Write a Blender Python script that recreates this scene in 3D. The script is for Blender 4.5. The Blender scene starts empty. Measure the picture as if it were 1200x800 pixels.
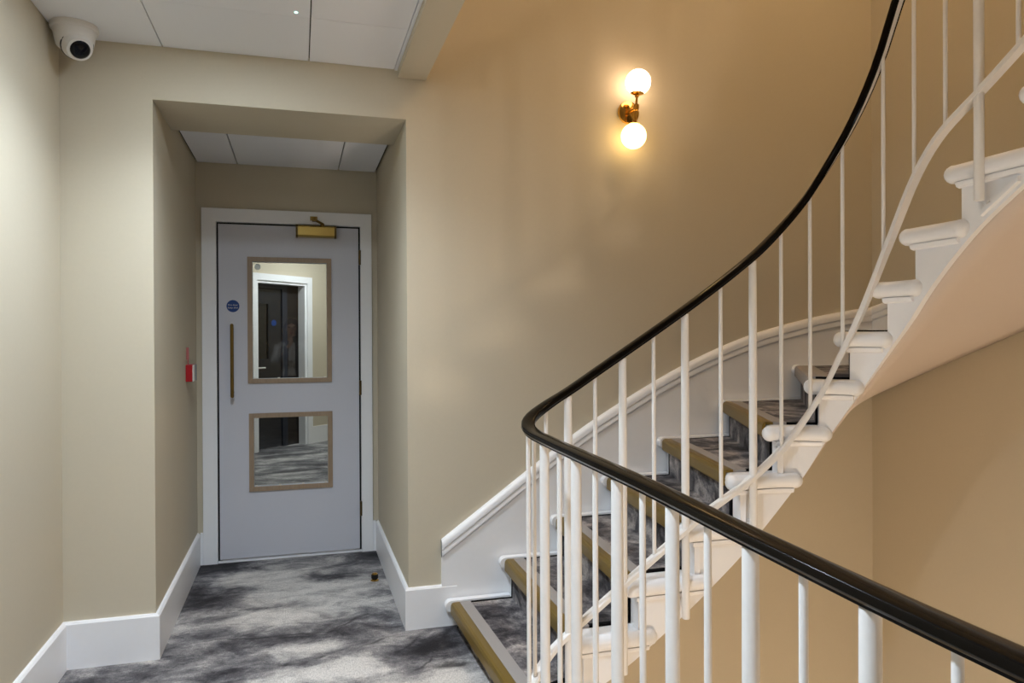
import bpy, bmesh, math, random
from math import sin, cos, pi, radians, hypot
from mathutils import Vector, Matrix
random.seed(7)
S = bpy.context.scene
COL = S.collection

# ------------------------------------------------------------------ camera
YAW, PITCH, ROLL = 0.28384, -0.0042, -0.0047
CAMZ = 1.25
F_ = Vector((sin(YAW) * cos(PITCH), cos(YAW) * cos(PITCH), sin(PITCH)))
R_ = Vector((cos(YAW), -sin(YAW), 0))
U_ = R_.cross(F_)
R2 = cos(ROLL) * R_ + sin(ROLL) * U_
U2 = -sin(ROLL) * R_ + cos(ROLL) * U_
cd = bpy.data.cameras.new('camera')
cd.sensor_width = 36.0
cd.lens = 857.36 / 1200 * 36
cd.clip_start = 0.02
cam = bpy.data.objects.new('camera', cd)
COL.objects.link(cam)
m = Matrix((R2, U2, -F_)).transposed().to_4x4()
m.translation = (0, 0, CAMZ)
cam.matrix_world = m
S.camera = cam

# ------------------------------------------------------------------ world and exposure
w = bpy.data.worlds.new('world')
S.world = w
w.use_nodes = True
w.node_tree.nodes['Background'].inputs[0].default_value = (0.8, 0.85, 0.9, 1)
w.node_tree.nodes['Background'].inputs[1].default_value = 0.0
S.view_settings.view_transform = 'Standard'
S.view_settings.look = 'None'
S.view_settings.gamma = 1
S.view_settings.use_curve_mapping = False
S.view_settings.exposure = 0.0

COOL = (0.76, 0.88, 1.0)
WARM = (1.0, 0.68, 0.36)
WARM_LOW = (1.0, 0.82, 0.64)
DOWNLIGHT_W = 7.5       # diffuse glow of a landing downlight
BEAM_W = 146.0            # its downward beam
SCONCE_UP, SCONCE_LOW = 1.05, 0.8
STAIR_W = 56.0           # warm globe lamps added to light the stairwell
FAR_W = 22.0

# ------------------------------------------------------------------ materials
def srgb(r, g, b):
    f = lambda c: (c / 255 / 12.92) if c / 255 <= 0.04045 else ((c / 255 + 0.055) / 1.055) ** 2.4
    return (f(r), f(g), f(b), 1)

def newmat(name):
    mt = bpy.data.materials.new(name)
    mt.use_nodes = True
    nt = mt.node_tree
    return mt, nt, nt.nodes['Principled BSDF']

def N(nt, t, **kw):
    n = nt.nodes.new(t)
    for k, v in kw.items():
        setattr(n, k, v)
    return n

def paint(name, col, rough=0.5, spec=0.3, var=0.03, scale=60, bump=0.03, metal=0, coat=0):
    mt, nt, b = newmat(name)
    tc = N(nt, 'ShaderNodeTexCoord')
    n1 = N(nt, 'ShaderNodeTexNoise')
    n1.inputs['Scale'].default_value = scale
    n1.inputs['Detail'].default_value = 4
    nt.links.new(tc.outputs['Object'], n1.inputs['Vector'])
    mix = N(nt, 'ShaderNodeMix', data_type='RGBA')
    lo = tuple(max(0, c * (1 - var)) for c in col[:3]) + (1,)
    hi = tuple(min(1, c * (1 + var)) for c in col[:3]) + (1,)
    mix.inputs['A'].default_value = lo
    mix.inputs['B'].default_value = hi
    nt.links.new(n1.outputs['Fac'], mix.inputs['Factor'])
    nt.links.new(mix.outputs['Result'], b.inputs['Base Color'])
    b.inputs['Roughness'].default_value = rough
    b.inputs['Specular IOR Level'].default_value = spec
    b.inputs['Metallic'].default_value = metal
    b.inputs['Coat Weight'].default_value = coat
    b.inputs['Coat Roughness'].default_value = 0.05
    if bump:
        bp = N(nt, 'ShaderNodeBump')
        bp.inputs['Strength'].default_value = bump
        bp.inputs['Distance'].default_value = 0.002
        nt.links.new(n1.outputs['Fac'], bp.inputs['Height'])
        nt.links.new(bp.outputs['Normal'], b.inputs['Normal'])
    return mt

BLOBS = [  # amplitude, x, y, radius across, radius along, turn: the pattern woven into the landing carpet
    (0.36, -0.20, 4.06, 0.30, 0.19, 0.1), (0.36, 0.08, 3.78, 0.34, 0.20, 0.1), (0.38, -0.06, 3.47, 0.42, 0.11, 0.14), (0.50, 0.20, 2.84, 0.17, 0.15, 0.2),
    (0.30, 0.05, 3.085, 0.15, 0.10, 0.1), (0.46, 0.47, 2.63, 0.24, 0.09, 0.0), (0.30, -0.06, 2.80, 0.20, 0.08, 0.1), (0.26, 0.36, 3.55, 0.14, 0.05, 0.2),
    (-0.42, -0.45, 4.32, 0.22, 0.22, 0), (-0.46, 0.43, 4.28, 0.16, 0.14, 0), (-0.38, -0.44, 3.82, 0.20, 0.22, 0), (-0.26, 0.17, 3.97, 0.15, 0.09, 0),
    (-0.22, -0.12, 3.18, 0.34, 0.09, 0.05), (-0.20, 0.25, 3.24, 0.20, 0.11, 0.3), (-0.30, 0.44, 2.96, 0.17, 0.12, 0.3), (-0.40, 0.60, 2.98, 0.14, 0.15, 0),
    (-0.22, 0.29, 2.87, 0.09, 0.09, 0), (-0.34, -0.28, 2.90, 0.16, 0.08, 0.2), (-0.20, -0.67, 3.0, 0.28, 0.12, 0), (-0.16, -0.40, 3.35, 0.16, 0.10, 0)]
VEINS = [  # strength, x, y, half length, half width, turn
    (0.5, -0.21, 3.247, 0.19, 0.014, -0.11), (0.5, 0.04, 3.228, 0.09, 0.013, 0.05), (0.5, 0.20, 3.30, 0.11, 0.013, 0.70), (0.45, 0.35, 3.345, 0.08, 0.011, -0.35),
    (0.5, 0.437, 2.995, 0.10, 0.013, 0.85), (0.7, 0.56, 2.757, 0.085, 0.022, -0.14), (0.5, 0.19, 3.955, 0.055, 0.014, 0.2), (0.55, -0.05, 2.94, 0.03, 0.016, 0.2),
    (0.5, 0.07, 2.985, 0.035, 0.012, 0.4), (0.5, 0.46, 2.80, 0.07, 0.012, 0.9), (0.5, -0.30, 2.83, 0.12, 0.012, 0.15), (0.4, 0.30, 3.06, 0.10, 0.014, 0.35)]

def carpet(name, tint=(1, 1, 1), blobs=(), veins=(), base=0.5, cloud=0.55, sx=1.0, sy=1.6, rot=0.25, off=(0, 0, 0), scale=3.2):
    mt, nt, b = newmat(name)
    L = nt.links.new
    geo = N(nt, 'ShaderNodeNewGeometry')
    # warped position
    nW = N(nt, 'ShaderNodeTexNoise'); nW.inputs['Scale'].default_value = 6.0; nW.inputs['Detail'].default_value = 9; nW.inputs['Roughness'].default_value = 0.7
    L(geo.outputs['Position'], nW.inputs['Vector'])
    wa = N(nt, 'ShaderNodeVectorMath', operation='SUBTRACT'); wa.inputs[1].default_value = (0.5, 0.5, 0.5)
    L(nW.outputs['Color'], wa.inputs[0])
    wb = N(nt, 'ShaderNodeVectorMath', operation='MULTIPLY_ADD'); wb.inputs[1].default_value = (0.30, 0.26, 0.0)
    L(wa.outputs[0], wb.inputs[0]); L(geo.outputs['Position'], wb.inputs[2])
    nV = N(nt, 'ShaderNodeTexNoise'); nV.inputs['Scale'].default_value = 9.0; nV.inputs['Detail'].default_value = 4; nV.inputs['Roughness'].default_value = 0.5
    L(geo.outputs['Position'], nV.inputs['Vector'])
    va = N(nt, 'ShaderNodeVectorMath', operation='SUBTRACT'); va.inputs[1].default_value = (0.5, 0.5, 0.5)
    L(nV.outputs['Color'], va.inputs[0])
    vb = N(nt, 'ShaderNodeVectorMath', operation='MULTIPLY_ADD'); vb.inputs[1].default_value = (0.10, 0.10, 0.0)
    L(va.outputs[0], vb.inputs[0]); L(geo.outputs['Position'], vb.inputs[2])
    def ellipse(x, y, ru, rv, turn, hard, src=None):
        mp = N(nt, 'ShaderNodeMapping', vector_type='TEXTURE')
        mp.inputs['Location'].default_value = (x, y, 0); mp.inputs['Rotation'].default_value = (0, 0, turn); mp.inputs['Scale'].default_value = (ru, rv, 1000)
        L((src or wb).outputs[0], mp.inputs['Vector'])
        ln = N(nt, 'ShaderNodeVectorMath', operation='LENGTH'); L(mp.outputs[0], ln.inputs[0])
        mr = N(nt, 'ShaderNodeMapRange', interpolation_type='SMOOTHSTEP')
        mr.inputs['From Min'].default_value = hard; mr.inputs['From Max'].default_value = 1.35; mr.inputs['To Min'].default_value = 1; mr.inputs['To Max'].default_value = 0
        L(ln.outputs['Value'], mr.inputs['Value'])
        return mr.outputs['Result']
    # woven clouds
    mp = N(nt, 'ShaderNodeMapping')
    mp.inputs['Rotation'].default_value = (0, 0, rot); mp.inputs['Scale'].default_value = (sx, sy, 1.0); mp.inputs['Location'].default_value = off
    L(geo.outputs['Position'], mp.inputs['Vector'])
    nA = N(nt, 'ShaderNodeTexNoise')
    nA.inputs['Scale'].default_value = scale; nA.inputs['Detail'].default_value = 9; nA.inputs['Roughness'].default_value = 0.66; nA.inputs['Distortion'].default_value = 0.5
    L(mp.outputs['Vector'], nA.inputs['Vector'])
    acc = N(nt, 'ShaderNodeMapRange')
    acc.inputs['To Min'].default_value = base - cloud; acc.inputs['To Max'].default_value = base + cloud
    L(nA.outputs['Fac'], acc.inputs['Value'])
    nF = N(nt, 'ShaderNodeTexNoise'); nF.inputs['Scale'].default_value = 26; nF.inputs['Detail'].default_value = 5; nF.inputs['Roughness'].default_value = 0.7
    L(wb.outputs[0], nF.inputs['Vector'])
    fa = N(nt, 'ShaderNodeMapRange'); fa.inputs['To Min'].default_value = -0.26; fa.inputs['To Max'].default_value = 0.26
    L(nF.outputs['Fac'], fa.inputs['Value'])
    fb = N(nt, 'ShaderNodeMath', operation='ADD'); L(fa.outputs['Result'], fb.inputs[0]); L(acc.outputs['Result'], fb.inputs[1])
    val = fb.outputs[0]
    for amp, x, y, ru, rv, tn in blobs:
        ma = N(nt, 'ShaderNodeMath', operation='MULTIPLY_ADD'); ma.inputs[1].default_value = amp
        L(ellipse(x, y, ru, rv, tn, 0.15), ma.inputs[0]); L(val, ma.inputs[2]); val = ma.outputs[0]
    rp = N(nt, 'ShaderNodeValToRGB')
    e = rp.color_ramp.elements
    e[0].position, e[0].color = 0.06, srgb(30, 29, 34)
    e[1].position, e[1].color = 0.98, srgb(205, 203, 201)
    for p, c in ((0.24, (58, 57, 62)), (0.40, (92, 91, 96)), (0.55, (126, 125, 128)), (0.70, (164, 162, 162)), (0.84, (188, 186, 185))):
        q = e.new(p); q.color = srgb(*c)
    L(val, rp.inputs['Fac'])
    col = rp.outputs['Color']
    if veins:
        vv = None
        for amp, x, y, ru, rv, tn in veins:
            ma = N(nt, 'ShaderNodeMath', operation='MULTIPLY_ADD'); ma.inputs[1].default_value = amp * 1.3
            L(ellipse(x, y, ru * 1.2, rv * 0.9, tn, 0.1, vb), ma.inputs[0])
            if vv is None: ma.inputs[2].default_value = 0
            else: L(vv, ma.inputs[2])
            vv = ma.outputs[0]
        cl = N(nt, 'ShaderNodeClamp'); cl.inputs['Max'].default_value = 0.8; L(vv, cl.inputs['Value'])
        mv = N(nt, 'ShaderNodeMix', data_type='RGBA'); mv.inputs['B'].default_value = srgb(26, 25, 29)
        L(cl.outputs[0], mv.inputs['Factor']); L(col, mv.inputs['A']); col = mv.outputs['Result']
    # pile grain, brushed along the corridor
    mpg = N(nt, 'ShaderNodeMapping'); mpg.inputs['Scale'].default_value = (1.0, 0.35, 1.0)
    L(geo.outputs['Position'], mpg.inputs['Vector'])
    nD = N(nt, 'ShaderNodeTexNoise'); nD.inputs['Scale'].default_value = 210; nD.inputs['Detail'].default_value = 4; nD.inputs['Roughness'].default_value = 0.7
    L(mpg.outputs['Vector'], nD.inputs['Vector'])
    r3 = N(nt, 'ShaderNodeMapRange'); r3.inputs['From Min'].default_value = 0.25; r3.inputs['From Max'].default_value = 0.75
    r3.inputs['To Min'].default_value = 0.6; r3.inputs['To Max'].default_value = 1.4
    L(nD.outputs['Fac'], r3.inputs['Value'])
    mg = N(nt, 'ShaderNodeMix', data_type='RGBA', blend_type='MULTIPLY'); mg.inputs['Factor'].default_value = 1
    L(col, mg.inputs['A']); L(r3.outputs['Result'], mg.inputs['B'])
    mt2 = N(nt, 'ShaderNodeMix', data_type='RGBA', blend_type='MULTIPLY'); mt2.inputs['Factor'].default_value = 1
    mt2.inputs['B'].default_value = tuple(tint) + (1,)
    L(mg.outputs['Result'], mt2.inputs['A']); L(mt2.outputs['Result'], b.inputs['Base Color'])
    b.inputs['Roughness'].default_value = 0.95
    b.inputs['Specular IOR Level'].default_value = 0.1
    b.inputs['Sheen Weight'].default_value = 0.1
    bp = N(nt, 'ShaderNodeBump'); bp.inputs['Strength'].default_value = 0.4; bp.inputs['Distance'].default_value = 0.003
    L(nD.outputs['Fac'], bp.inputs['Height']); L(bp.outputs['Normal'], b.inputs['Normal'])
    return mt

def emit(name, col, strength):
    mt, nt, b = newmat(name)
    b.inputs['Base Color'].default_value = (0.9, 0.9, 0.88, 1)
    b.inputs['Roughness'].default_value = 0.25
    b.inputs['Emission Color'].default_value = tuple(col[:3]) + (1,)
    b.inputs['Emission Strength'].default_value = strength
    return mt

def wood(name, c1, c2):
    mt, nt, b = newmat(name)
    tc = N(nt, 'ShaderNodeTexCoord')
    mp = N(nt, 'ShaderNodeMapping')
    mp.inputs['Scale'].default_value = (40, 40, 6)
    nt.links.new(tc.outputs['Object'], mp.inputs['Vector'])
    n1 = N(nt, 'ShaderNodeTexNoise')
    n1.inputs['Scale'].default_value = 3
    n1.inputs['Detail'].default_value = 5
    nt.links.new(mp.outputs['Vector'], n1.inputs['Vector'])
    mix = N(nt, 'ShaderNodeMix', data_type='RGBA')
    mix.inputs['A'].default_value = c1
    mix.inputs['B'].default_value = c2
    nt.links.new(n1.outputs['Fac'], mix.inputs['Factor'])
    nt.links.new(mix.outputs['Result'], b.inputs['Base Color'])
    b.inputs['Roughness'].default_value = 0.45
    return mt

M = {}
M['wall'] = paint('wall_paint', srgb(203, 193, 172), 0.8, 0.12, 0.02, 90, 0.05)
M['soffit'] = paint('soffit_paint', srgb(216, 202, 190), 0.6, 0.2, 0.015, 60, 0.04)
M['tile'] = paint('ceiling_tile', srgb(238, 239, 244), 0.8, 0.1, 0.02, 220, 0.05)
M['grid'] = paint('ceiling_gap', srgb(52, 50, 46), 0.8, 0.1)
M['white'] = paint('white_gloss_paint', srgb(244, 244, 246), 0.35, 0.4, 0.015, 45, 0.06)
M['iron'] = paint('white_iron_paint', srgb(238, 236, 234), 0.38, 0.4, 0.03, 120, 0.22)
M['door'] = paint('door_paint', srgb(208, 209, 218), 0.5, 0.3, 0.012, 70, 0.02)
M['darkdoor'] = paint('dark_door_tone', srgb(24, 27, 34), 0.35, 0.5, 0.03, 60, 0.02)  # even dark blue-grey for the far door leaf
M['darkframe'] = paint('dark_frame_tone', srgb(44, 47, 56), 0.5, 0.3, 0.03, 60, 0.02)  # slightly lighter dark grey for the far inner frame
M['darkbrown'] = paint('dark_brown_wall', srgb(38, 33, 30), 0.6, 0.2, 0.03, 60, 0.02)
M['darkglass'] = paint('dark_glass', srgb(10, 11, 14), 0.06, 0.6, 0.0, 60, 0)
M['oak'] = wood('oak_bead', srgb(142, 120, 98), srgb(172, 150, 126))
M['brass'] = paint('brass', srgb(176, 150, 84), 0.3, 0.5, 0.04, 200, 0.02, metal=1)
M['brass_polished'] = paint('polished_brass', srgb(214, 170, 90), 0.14, 0.5, 0.02, 200, 0, metal=1)
M['bronze'] = paint('aged_bronze', srgb(138, 114, 66), 0.35, 0.5, 0.08, 200, 0.03, metal=1)
M['hinge'] = paint('dark_bronze', srgb(96, 80, 50), 0.4, 0.5, 0.08, 200, 0.03, metal=0.8)
M['nosing'] = paint('stair_nosing_brass', srgb(124, 100, 38), 0.4, 0.5, 0.05, 160, 0.03, metal=0.3)
M['insert'] = paint('grey_grip_insert', srgb(158, 153, 150), 0.8, 0.2, 0.08, 400, 0.1)
M['black'] = paint('black_gloss_rail', srgb(12, 9, 7), 0.15, 0.12, 0.1, 30, 0)
M['binding'] = paint('black_binding', srgb(14, 14, 16), 0.9, 0.1, 0.1, 300, 0.1)
M['plastic'] = paint('white_plastic', srgb(228, 224, 218), 0.35, 0.4, 0.01, 60, 0)
M['lens'] = paint('camera_lens_black', srgb(5, 6, 14), 0.12, 0.22, 0, 60, 0)
M['red'] = paint('red_plastic', srgb(168, 26, 34), 0.35, 0.4, 0.03, 60, 0)
M['redpale'] = paint('pale_red_plastic', srgb(168, 96, 92), 0.4, 0.4, 0.03, 60, 0)
M['grey'] = paint('grey_plastic', srgb(120, 120, 122), 0.4, 0.4, 0.02, 60, 0)
M['blue'] = paint('blue_sign', srgb(14, 60, 128), 0.4, 0.4, 0.02, 60, 0)
M['rubber'] = paint('black_rubber', srgb(16, 15, 15), 0.6, 0.3, 0.05, 60, 0)
M['carpet'] = carpet('abstract_carpet', tint=(1.0, 0.965, 0.93), blobs=BLOBS, veins=VEINS, base=0.57, cloud=0.75, off=(0.35, 0.1, 0), scale=5.0)
M['runner'] = carpet('stair_runner_carpet', tint=(0.95, 0.88, 0.84), base=0.47, cloud=1.15, sx=1.0, sy=1.0, rot=0.9, off=(2.0, 0.7, 0.4), scale=7.0)
M['carpet_far'] = carpet('corridor_carpet', base=0.50, cloud=1.1, sx=0.7, sy=1.2, rot=0.1, off=(1.0, 3.7, 0.0))
gm, nt, b = newmat('clear_glass')
b.inputs['Base Color'].default_value = (0.96, 0.98, 0.97, 1)
b.inputs['Roughness'].default_value = 0.0
b.inputs['Transmission Weight'].default_value = 1.0
b.inputs['IOR'].default_value = 1.45
nt.nodes.remove(b)
out = nt.nodes['Material Output']
fr = N(nt, 'ShaderNodeFresnel'); fr.inputs['IOR'].default_value = 1.5
tr = N(nt, 'ShaderNodeBsdfTransparent'); tr.inputs[0].default_value = (0.93, 0.96, 0.95, 1)
gl = N(nt, 'ShaderNodeBsdfGlossy'); gl.inputs['Roughness'].default_value = 0.0
mx = N(nt, 'ShaderNodeMixShader')
nt.links.new(fr.outputs[0], mx.inputs[0]); nt.links.new(tr.outputs[0], mx.inputs[1])
nt.links.new(gl.outputs[0], mx.inputs[2]); nt.links.new(mx.outputs[0], out.inputs['Surface'])
M['glass'] = gm
sm_, nt, b = newmat('white_sticker_paper')
tl = N(nt, 'ShaderNodeBsdfTranslucent'); tl.inputs[0].default_value = (0.95, 0.97, 0.95, 1)
b.inputs['Base Color'].default_value = (0.9, 0.92, 0.9, 1)
mx = N(nt, 'ShaderNodeMixShader'); mx.inputs[0].default_value = 0.6
nt.links.new(b.outputs[0], mx.inputs[1]); nt.links.new(tl.outputs[0], mx.inputs[2]); nt.links.new(mx.outputs[0], nt.nodes['Material Output'].inputs['Surface'])
M['sticker'] = sm_

# ------------------------------------------------------------------ mesh helpers
WORLD = {}                      # object name -> world position of its origin

class MB:
    def __init__(s): s.v, s.f = [], []
    def add(s, vs, fs):
        o = len(s.v); s.v += [tuple(p) for p in vs]; s.f += [tuple(i + o for i in f) for f in fs]; return s
    def box(s, x0, x1, y0, y1, z0, z1):
        return s.add([(x0,y0,z0),(x1,y0,z0),(x1,y1,z0),(x0,y1,z0),(x0,y0,z1),(x1,y0,z1),(x1,y1,z1),(x0,y1,z1)],
                     [(0,3,2,1),(4,5,6,7),(0,1,5,4),(1,2,6,5),(2,3,7,6),(3,0,4,7)])
    def prism(s, pts, vec):
        """closed planar outline pts extruded by vec"""
        n = len(pts); v = Vector(vec)
        vs = [Vector(p) for p in pts]; vs += [p + v for p in vs]
        return s.add(vs, [tuple(range(n))[::-1], tuple(range(n, 2 * n))] + [(i, (i+1) % n, n + (i+1) % n, n + i) for i in range(n)])
    def rings(s, rr, cap=True, closed=False):
        o = len(s.v); k = len(rr[0]); n = len(rr)
        fs = []
        for i in range(n if closed else n - 1):
            a, b2 = i * k, ((i + 1) % n) * k
            for j in range(k):
                fs.append((a + j, a + (j+1) % k, b2 + (j+1) % k, b2 + j))
        if cap and not closed:
            fs.append(tuple(range(k))[::-1]); fs.append(tuple(range((n-1)*k, n*k)))
        return s.add([p for r in rr for p in r], fs)
    def tube(s, p0, p1, r0, r1=None, n=12):
        r1 = r0 if r1 is None else r1
        p0, p1 = Vector(p0), Vector(p1); d = (p1 - p0).normalized()
        a = d.orthogonal().normalized(); b2 = d.cross(a)
        return s.rings([[p + (a * cos(t) + b2 * sin(t)) * r for t in [2*pi*i/n for i in range(n)]] for p, r in ((p0, r0), (p1, r1))])
    def lathe(s, c, axis, prof, n=20):
        """prof: list of (distance along axis, radius)"""
        c, d = Vector(c), Vector(axis).normalized(); a = d.orthogonal().normalized(); b2 = d.cross(a)
        return s.rings([[c + d * h + (a * cos(t) + b2 * sin(t)) * max(r, 1e-5) for t in [2*pi*i/n for i in range(n)]] for h, r in prof])
    def sphere(s, c, r, n=20, m=12):
        return s.lathe(c, (0,0,1), [(-r * cos(pi*i/m), r * sin(pi*i/m)) for i in range(m+1)], n)
    def build(s, name, mat, parent=None, smooth=False, bevel=0, kind=None, origin=None):
        xs, ys, zs = zip(*s.v)
        org = Vector(origin) if origin else Vector(((min(xs)+max(xs))/2, (min(ys)+max(ys))/2, min(zs)))
        me = bpy.data.meshes.new(name)
        me.from_pydata([Vector(p) - org for p in s.v], [], s.f)
        bm = bmesh.new(); bm.from_mesh(me)
        bmesh.ops.recalc_face_normals(bm, faces=bm.faces)
        bm.to_mesh(me); bm.free()
        me.materials.append(M[mat] if isinstance(mat, str) else mat)
        o = bpy.data.objects.new(name, me); COL.objects.link(o)
        if smooth:
            for p in me.polygons: p.use_smooth = True
            if smooth is not True:
                me.set_sharp_from_angle(angle=radians(smooth))
        place(o, org, parent)
        if bevel:
            md = o.modifiers.new('bevel', 'BEVEL'); md.width = bevel; md.segments = 2; md.limit_method = 'ANGLE'; md.angle_limit = radians(40)
        if kind: o['kind'] = kind
        return o

def place(o, org, parent):
    WORLD[o.name] = Vector(org)
    if parent is not None:
        o.parent = parent; o.location = Vector(org) - WORLD[parent.name]
    else:
        o.location = org

def empty(name, loc, parent=None):
    o = bpy.data.objects.new(name, None); COL.objects.link(o); o.empty_display_size = 0.1
    place(o, loc, parent); return o

def tag(o, label, cat, group=None):
    o['label'] = label; o['category'] = cat
    if group: o['group'] = group
    return o

def struct(o, label=None, cat=None):
    o['kind'] = 'structure'
    if label: o['label'] = label
    if cat: o['category'] = cat
    return o

def slab(axis, pos, th, u0, u1, z0, z1, holes=()):
    """vertical slab with rectangular holes; axis 'y': u is x, slab from y=pos to pos+th; axis 'x': u is y"""
    us = sorted({u0, u1, *[h[0] for h in holes], *[h[1] for h in holes]})
    zs = sorted({z0, z1, *[h[2] for h in holes], *[h[3] for h in holes]})
    us = [u for u in us if u0 <= u <= u1]; zs = [z for z in zs if z0 <= z <= z1]
    nu, nz = len(us), len(zs)
    P = lambda u, d, z: (u, pos + d, z) if axis == 'y' else (pos + d, u, z)
    vs = [P(u, d, z) for d in (0, th) for z in zs for u in us]
    I = lambda d, j, i: d * nu * nz + j * nu + i
    solid = lambda i, j: 0 <= i < nu-1 and 0 <= j < nz-1 and not any(
        h[0] - 1e-6 <= us[i] and us[i+1] <= h[1] + 1e-6 and h[2] - 1e-6 <= zs[j] and zs[j+1] <= h[3] + 1e-6 for h in holes)
    fs = []
    for j in range(nz - 1):
        for i in range(nu - 1):
            if not solid(i, j): continue
            fs.append((I(0,j,i), I(0,j,i+1), I(0,j+1,i+1), I(0,j+1,i)))
            fs.append((I(1,j,i), I(1,j+1,i), I(1,j+1,i+1), I(1,j,i+1)))
            if not solid(i-1, j): fs.append((I(0,j,i), I(0,j+1,i), I(1,j+1,i), I(1,j,i)))
            if not solid(i+1, j): fs.append((I(0,j,i+1), I(1,j,i+1), I(1,j+1,i+1), I(0,j+1,i+1)))
            if not solid(i, j-1): fs.append((I(0,j,i), I(1,j,i), I(1,j,i+1), I(0,j,i+1)))
            if not solid(i, j+1): fs.append((I(0,j+1,i), I(0,j+1,i+1), I(1,j+1,i+1), I(1,j+1,i)))
    used = sorted({k for f in fs for k in f}); mp = {k: n for n, k in enumerate(used)}
    return MB().add([vs[k] for k in used], [tuple(mp[k] for k in f) for f in fs])

def lerp_table(tab, x, smooth=True):
    """cubic (Catmull-Rom, limited) interpolation in a sorted table"""
    if x <= tab[0][0]:
        (a, b2), (c, d) = tab[0], tab[1]; return b2 + (x - a) * (d - b2) / (c - a)
    if x >= tab[-1][0]:
        (a, b2), (c, d) = tab[-2], tab[-1]; return d + (x - c) * (d - b2) / (c - a)
    for i in range(len(tab) - 1):
        if tab[i][0] <= x <= tab[i+1][0]: break
    x0, y0 = tab[i]; x1, y1 = tab[i+1]; h = x1 - x0; t = (x - x0) / h
    sl = (y1 - y0) / h
    m0 = (y1 - tab[i-1][1]) / (x1 - tab[i-1][0]) if i > 0 else sl
    m1 = (tab[i+2][1] - y0) / (tab[i+2][0] - x0) if i + 2 < len(tab) else sl
    if not smooth: return y0 + sl * (x - x0)
    return (2*t**3-3*t**2+1)*y0 + (t**3-2*t**2+t)*h*m0 + (-2*t**3+3*t**2)*y1 + (t**3-t**2)*h*m1

# ------------------------------------------------------------------ dimensions
YW = 3.1485            # wall with the alcove and the stair
YB = 4.3852            # alcove back wall
XL, XR = -0.544, 0.449 # alcove sides
X0 = -0.8664           # left wall
X1 = 2.882             # stairwell right wall
YBACK = -4.2           # wall behind the viewer
ZC = 2.402             # landing ceiling
ZT = 2.193             # alcove opening head
HB, TB = 0.179, 0.016  # baseboard
ZTOP, ZLOW = 5.2, -2.75

# ------------------------------------------------------------------ setting
struct(MB().box(X0, 0.70, YBACK, YW, -0.25, 0).add([], []).build('floor', 'carpet'))
struct(MB().box(XL, XR, YW, YB + 0.13, -0.25, 0).build('floor', 'carpet'))
struct(slab('y', YW, 0.1, X0 - 0.1, X1 + 0.1, ZLOW, ZTOP, [(XL, XR, -0.25, ZT)]).build('wall_back', 'wall'))
struct(slab('x', X0 - 0.1, 0.1, YBACK, YW, -0.25, ZC + 0.1).build('wall_left', 'wall'))
struct(slab('x', X1, 0.1, YBACK, YW, ZLOW, ZTOP).build('wall_right', 'wall'))
struct(slab('y', YBACK - 0.1, 0.1, X0 - 0.1, X1 + 0.1, ZLOW, ZTOP).build('wall_front', 'wall'))
struct(slab('x', XL - 0.1, 0.1, YW + 0.1, YB, -0.25, 2.35).build('wall_alcove_left', 'wall'))
struct(slab('x', XR, 0.1, YW + 0.1, YB, -0.25, 2.35).build('wall_alcove_right', 'wall'))
DX0, DX1, DZ = -0.441, 0.354, 1.912    # door opening
struct(slab('y', YB, 0.13, -1.2, 1.4, -0.25, 2.5, [(DX0, DX1, 0, DZ)]).build('wall_alcove_back', 'wall'))
struct(MB().box(XL, XR, YW + 0.1, 3.585, ZT, 2.35).build('trim_1', 'wall'))          # downstand over the alcove
# shaft beside the landing, below and above
struct(MB().box(0.60, 0.70, YBACK, YW, ZLOW, -0.25).build('wall_lower_left', 'wall'))
struct(MB().box(0.42, 0.52, YBACK, YW, ZC + 0.1, ZTOP).build('wall_upper_added', 'wall'))  # unseen wall, added to close the upper shaft for the light
struct(MB().box(0.42, X1 + 0.1, YBACK, YW + 0.1, ZTOP, ZTOP + 0.1).build('ceiling_stairwell', 'tile'))
struct(MB().box(0.60, X1, YBACK, YW, ZLOW - 0.1, ZLOW).build('floor_lower', 'carpet_far'))
struct(MB().box(0.413, 0.535, YBACK, YW, 2.368, ZC + 0.12).build('trim_2', 'wall'))   # bulkhead along the ceiling edge
# landing ceiling: dark grid void with single tiles
ceil = struct(MB().box(X0, 0.413, YBACK, YW, ZC + 0.014, ZC + 0.1).build('ceiling', 'grid'))
xs = [X0, -0.507, 0.048, 0.400]
ys = [YW, 2.727]
while ys[-1] > YBACK: ys.append(max(YBACK, ys[-1] - 0.556))
for i in range(3):
    for j in range(len(ys) - 1):
        if ys[j] - ys[j+1] < 0.02: continue
        MB().box(xs[i] + 0.0022, xs[i+1] - 0.0022, ys[j+1] + 0.0008, ys[j] - 0.0008, ZC, ZC + 0.014).build('ceiling_tile', 'tile', ceil)
MB().box(0.4005, 0.4125, YBACK, YW, ZC - 0.004, ZC + 0.014).build('edge_trim', 'tile', ceil)
ceil2 = struct(MB().box(XL, XR, 3.585, YB, 2.25, 2.35).build('ceiling_alcove', 'grid'))
for a, c in ((XL + 0.008, -0.325), (-0.325, 0.228), (0.228, XR - 0.008)):
    MB().box(a + 0.003, c - 0.003, 3.587, YB - 0.004, 2.236, 2.25).build('ceiling_tile', 'tile', ceil2)

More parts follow.
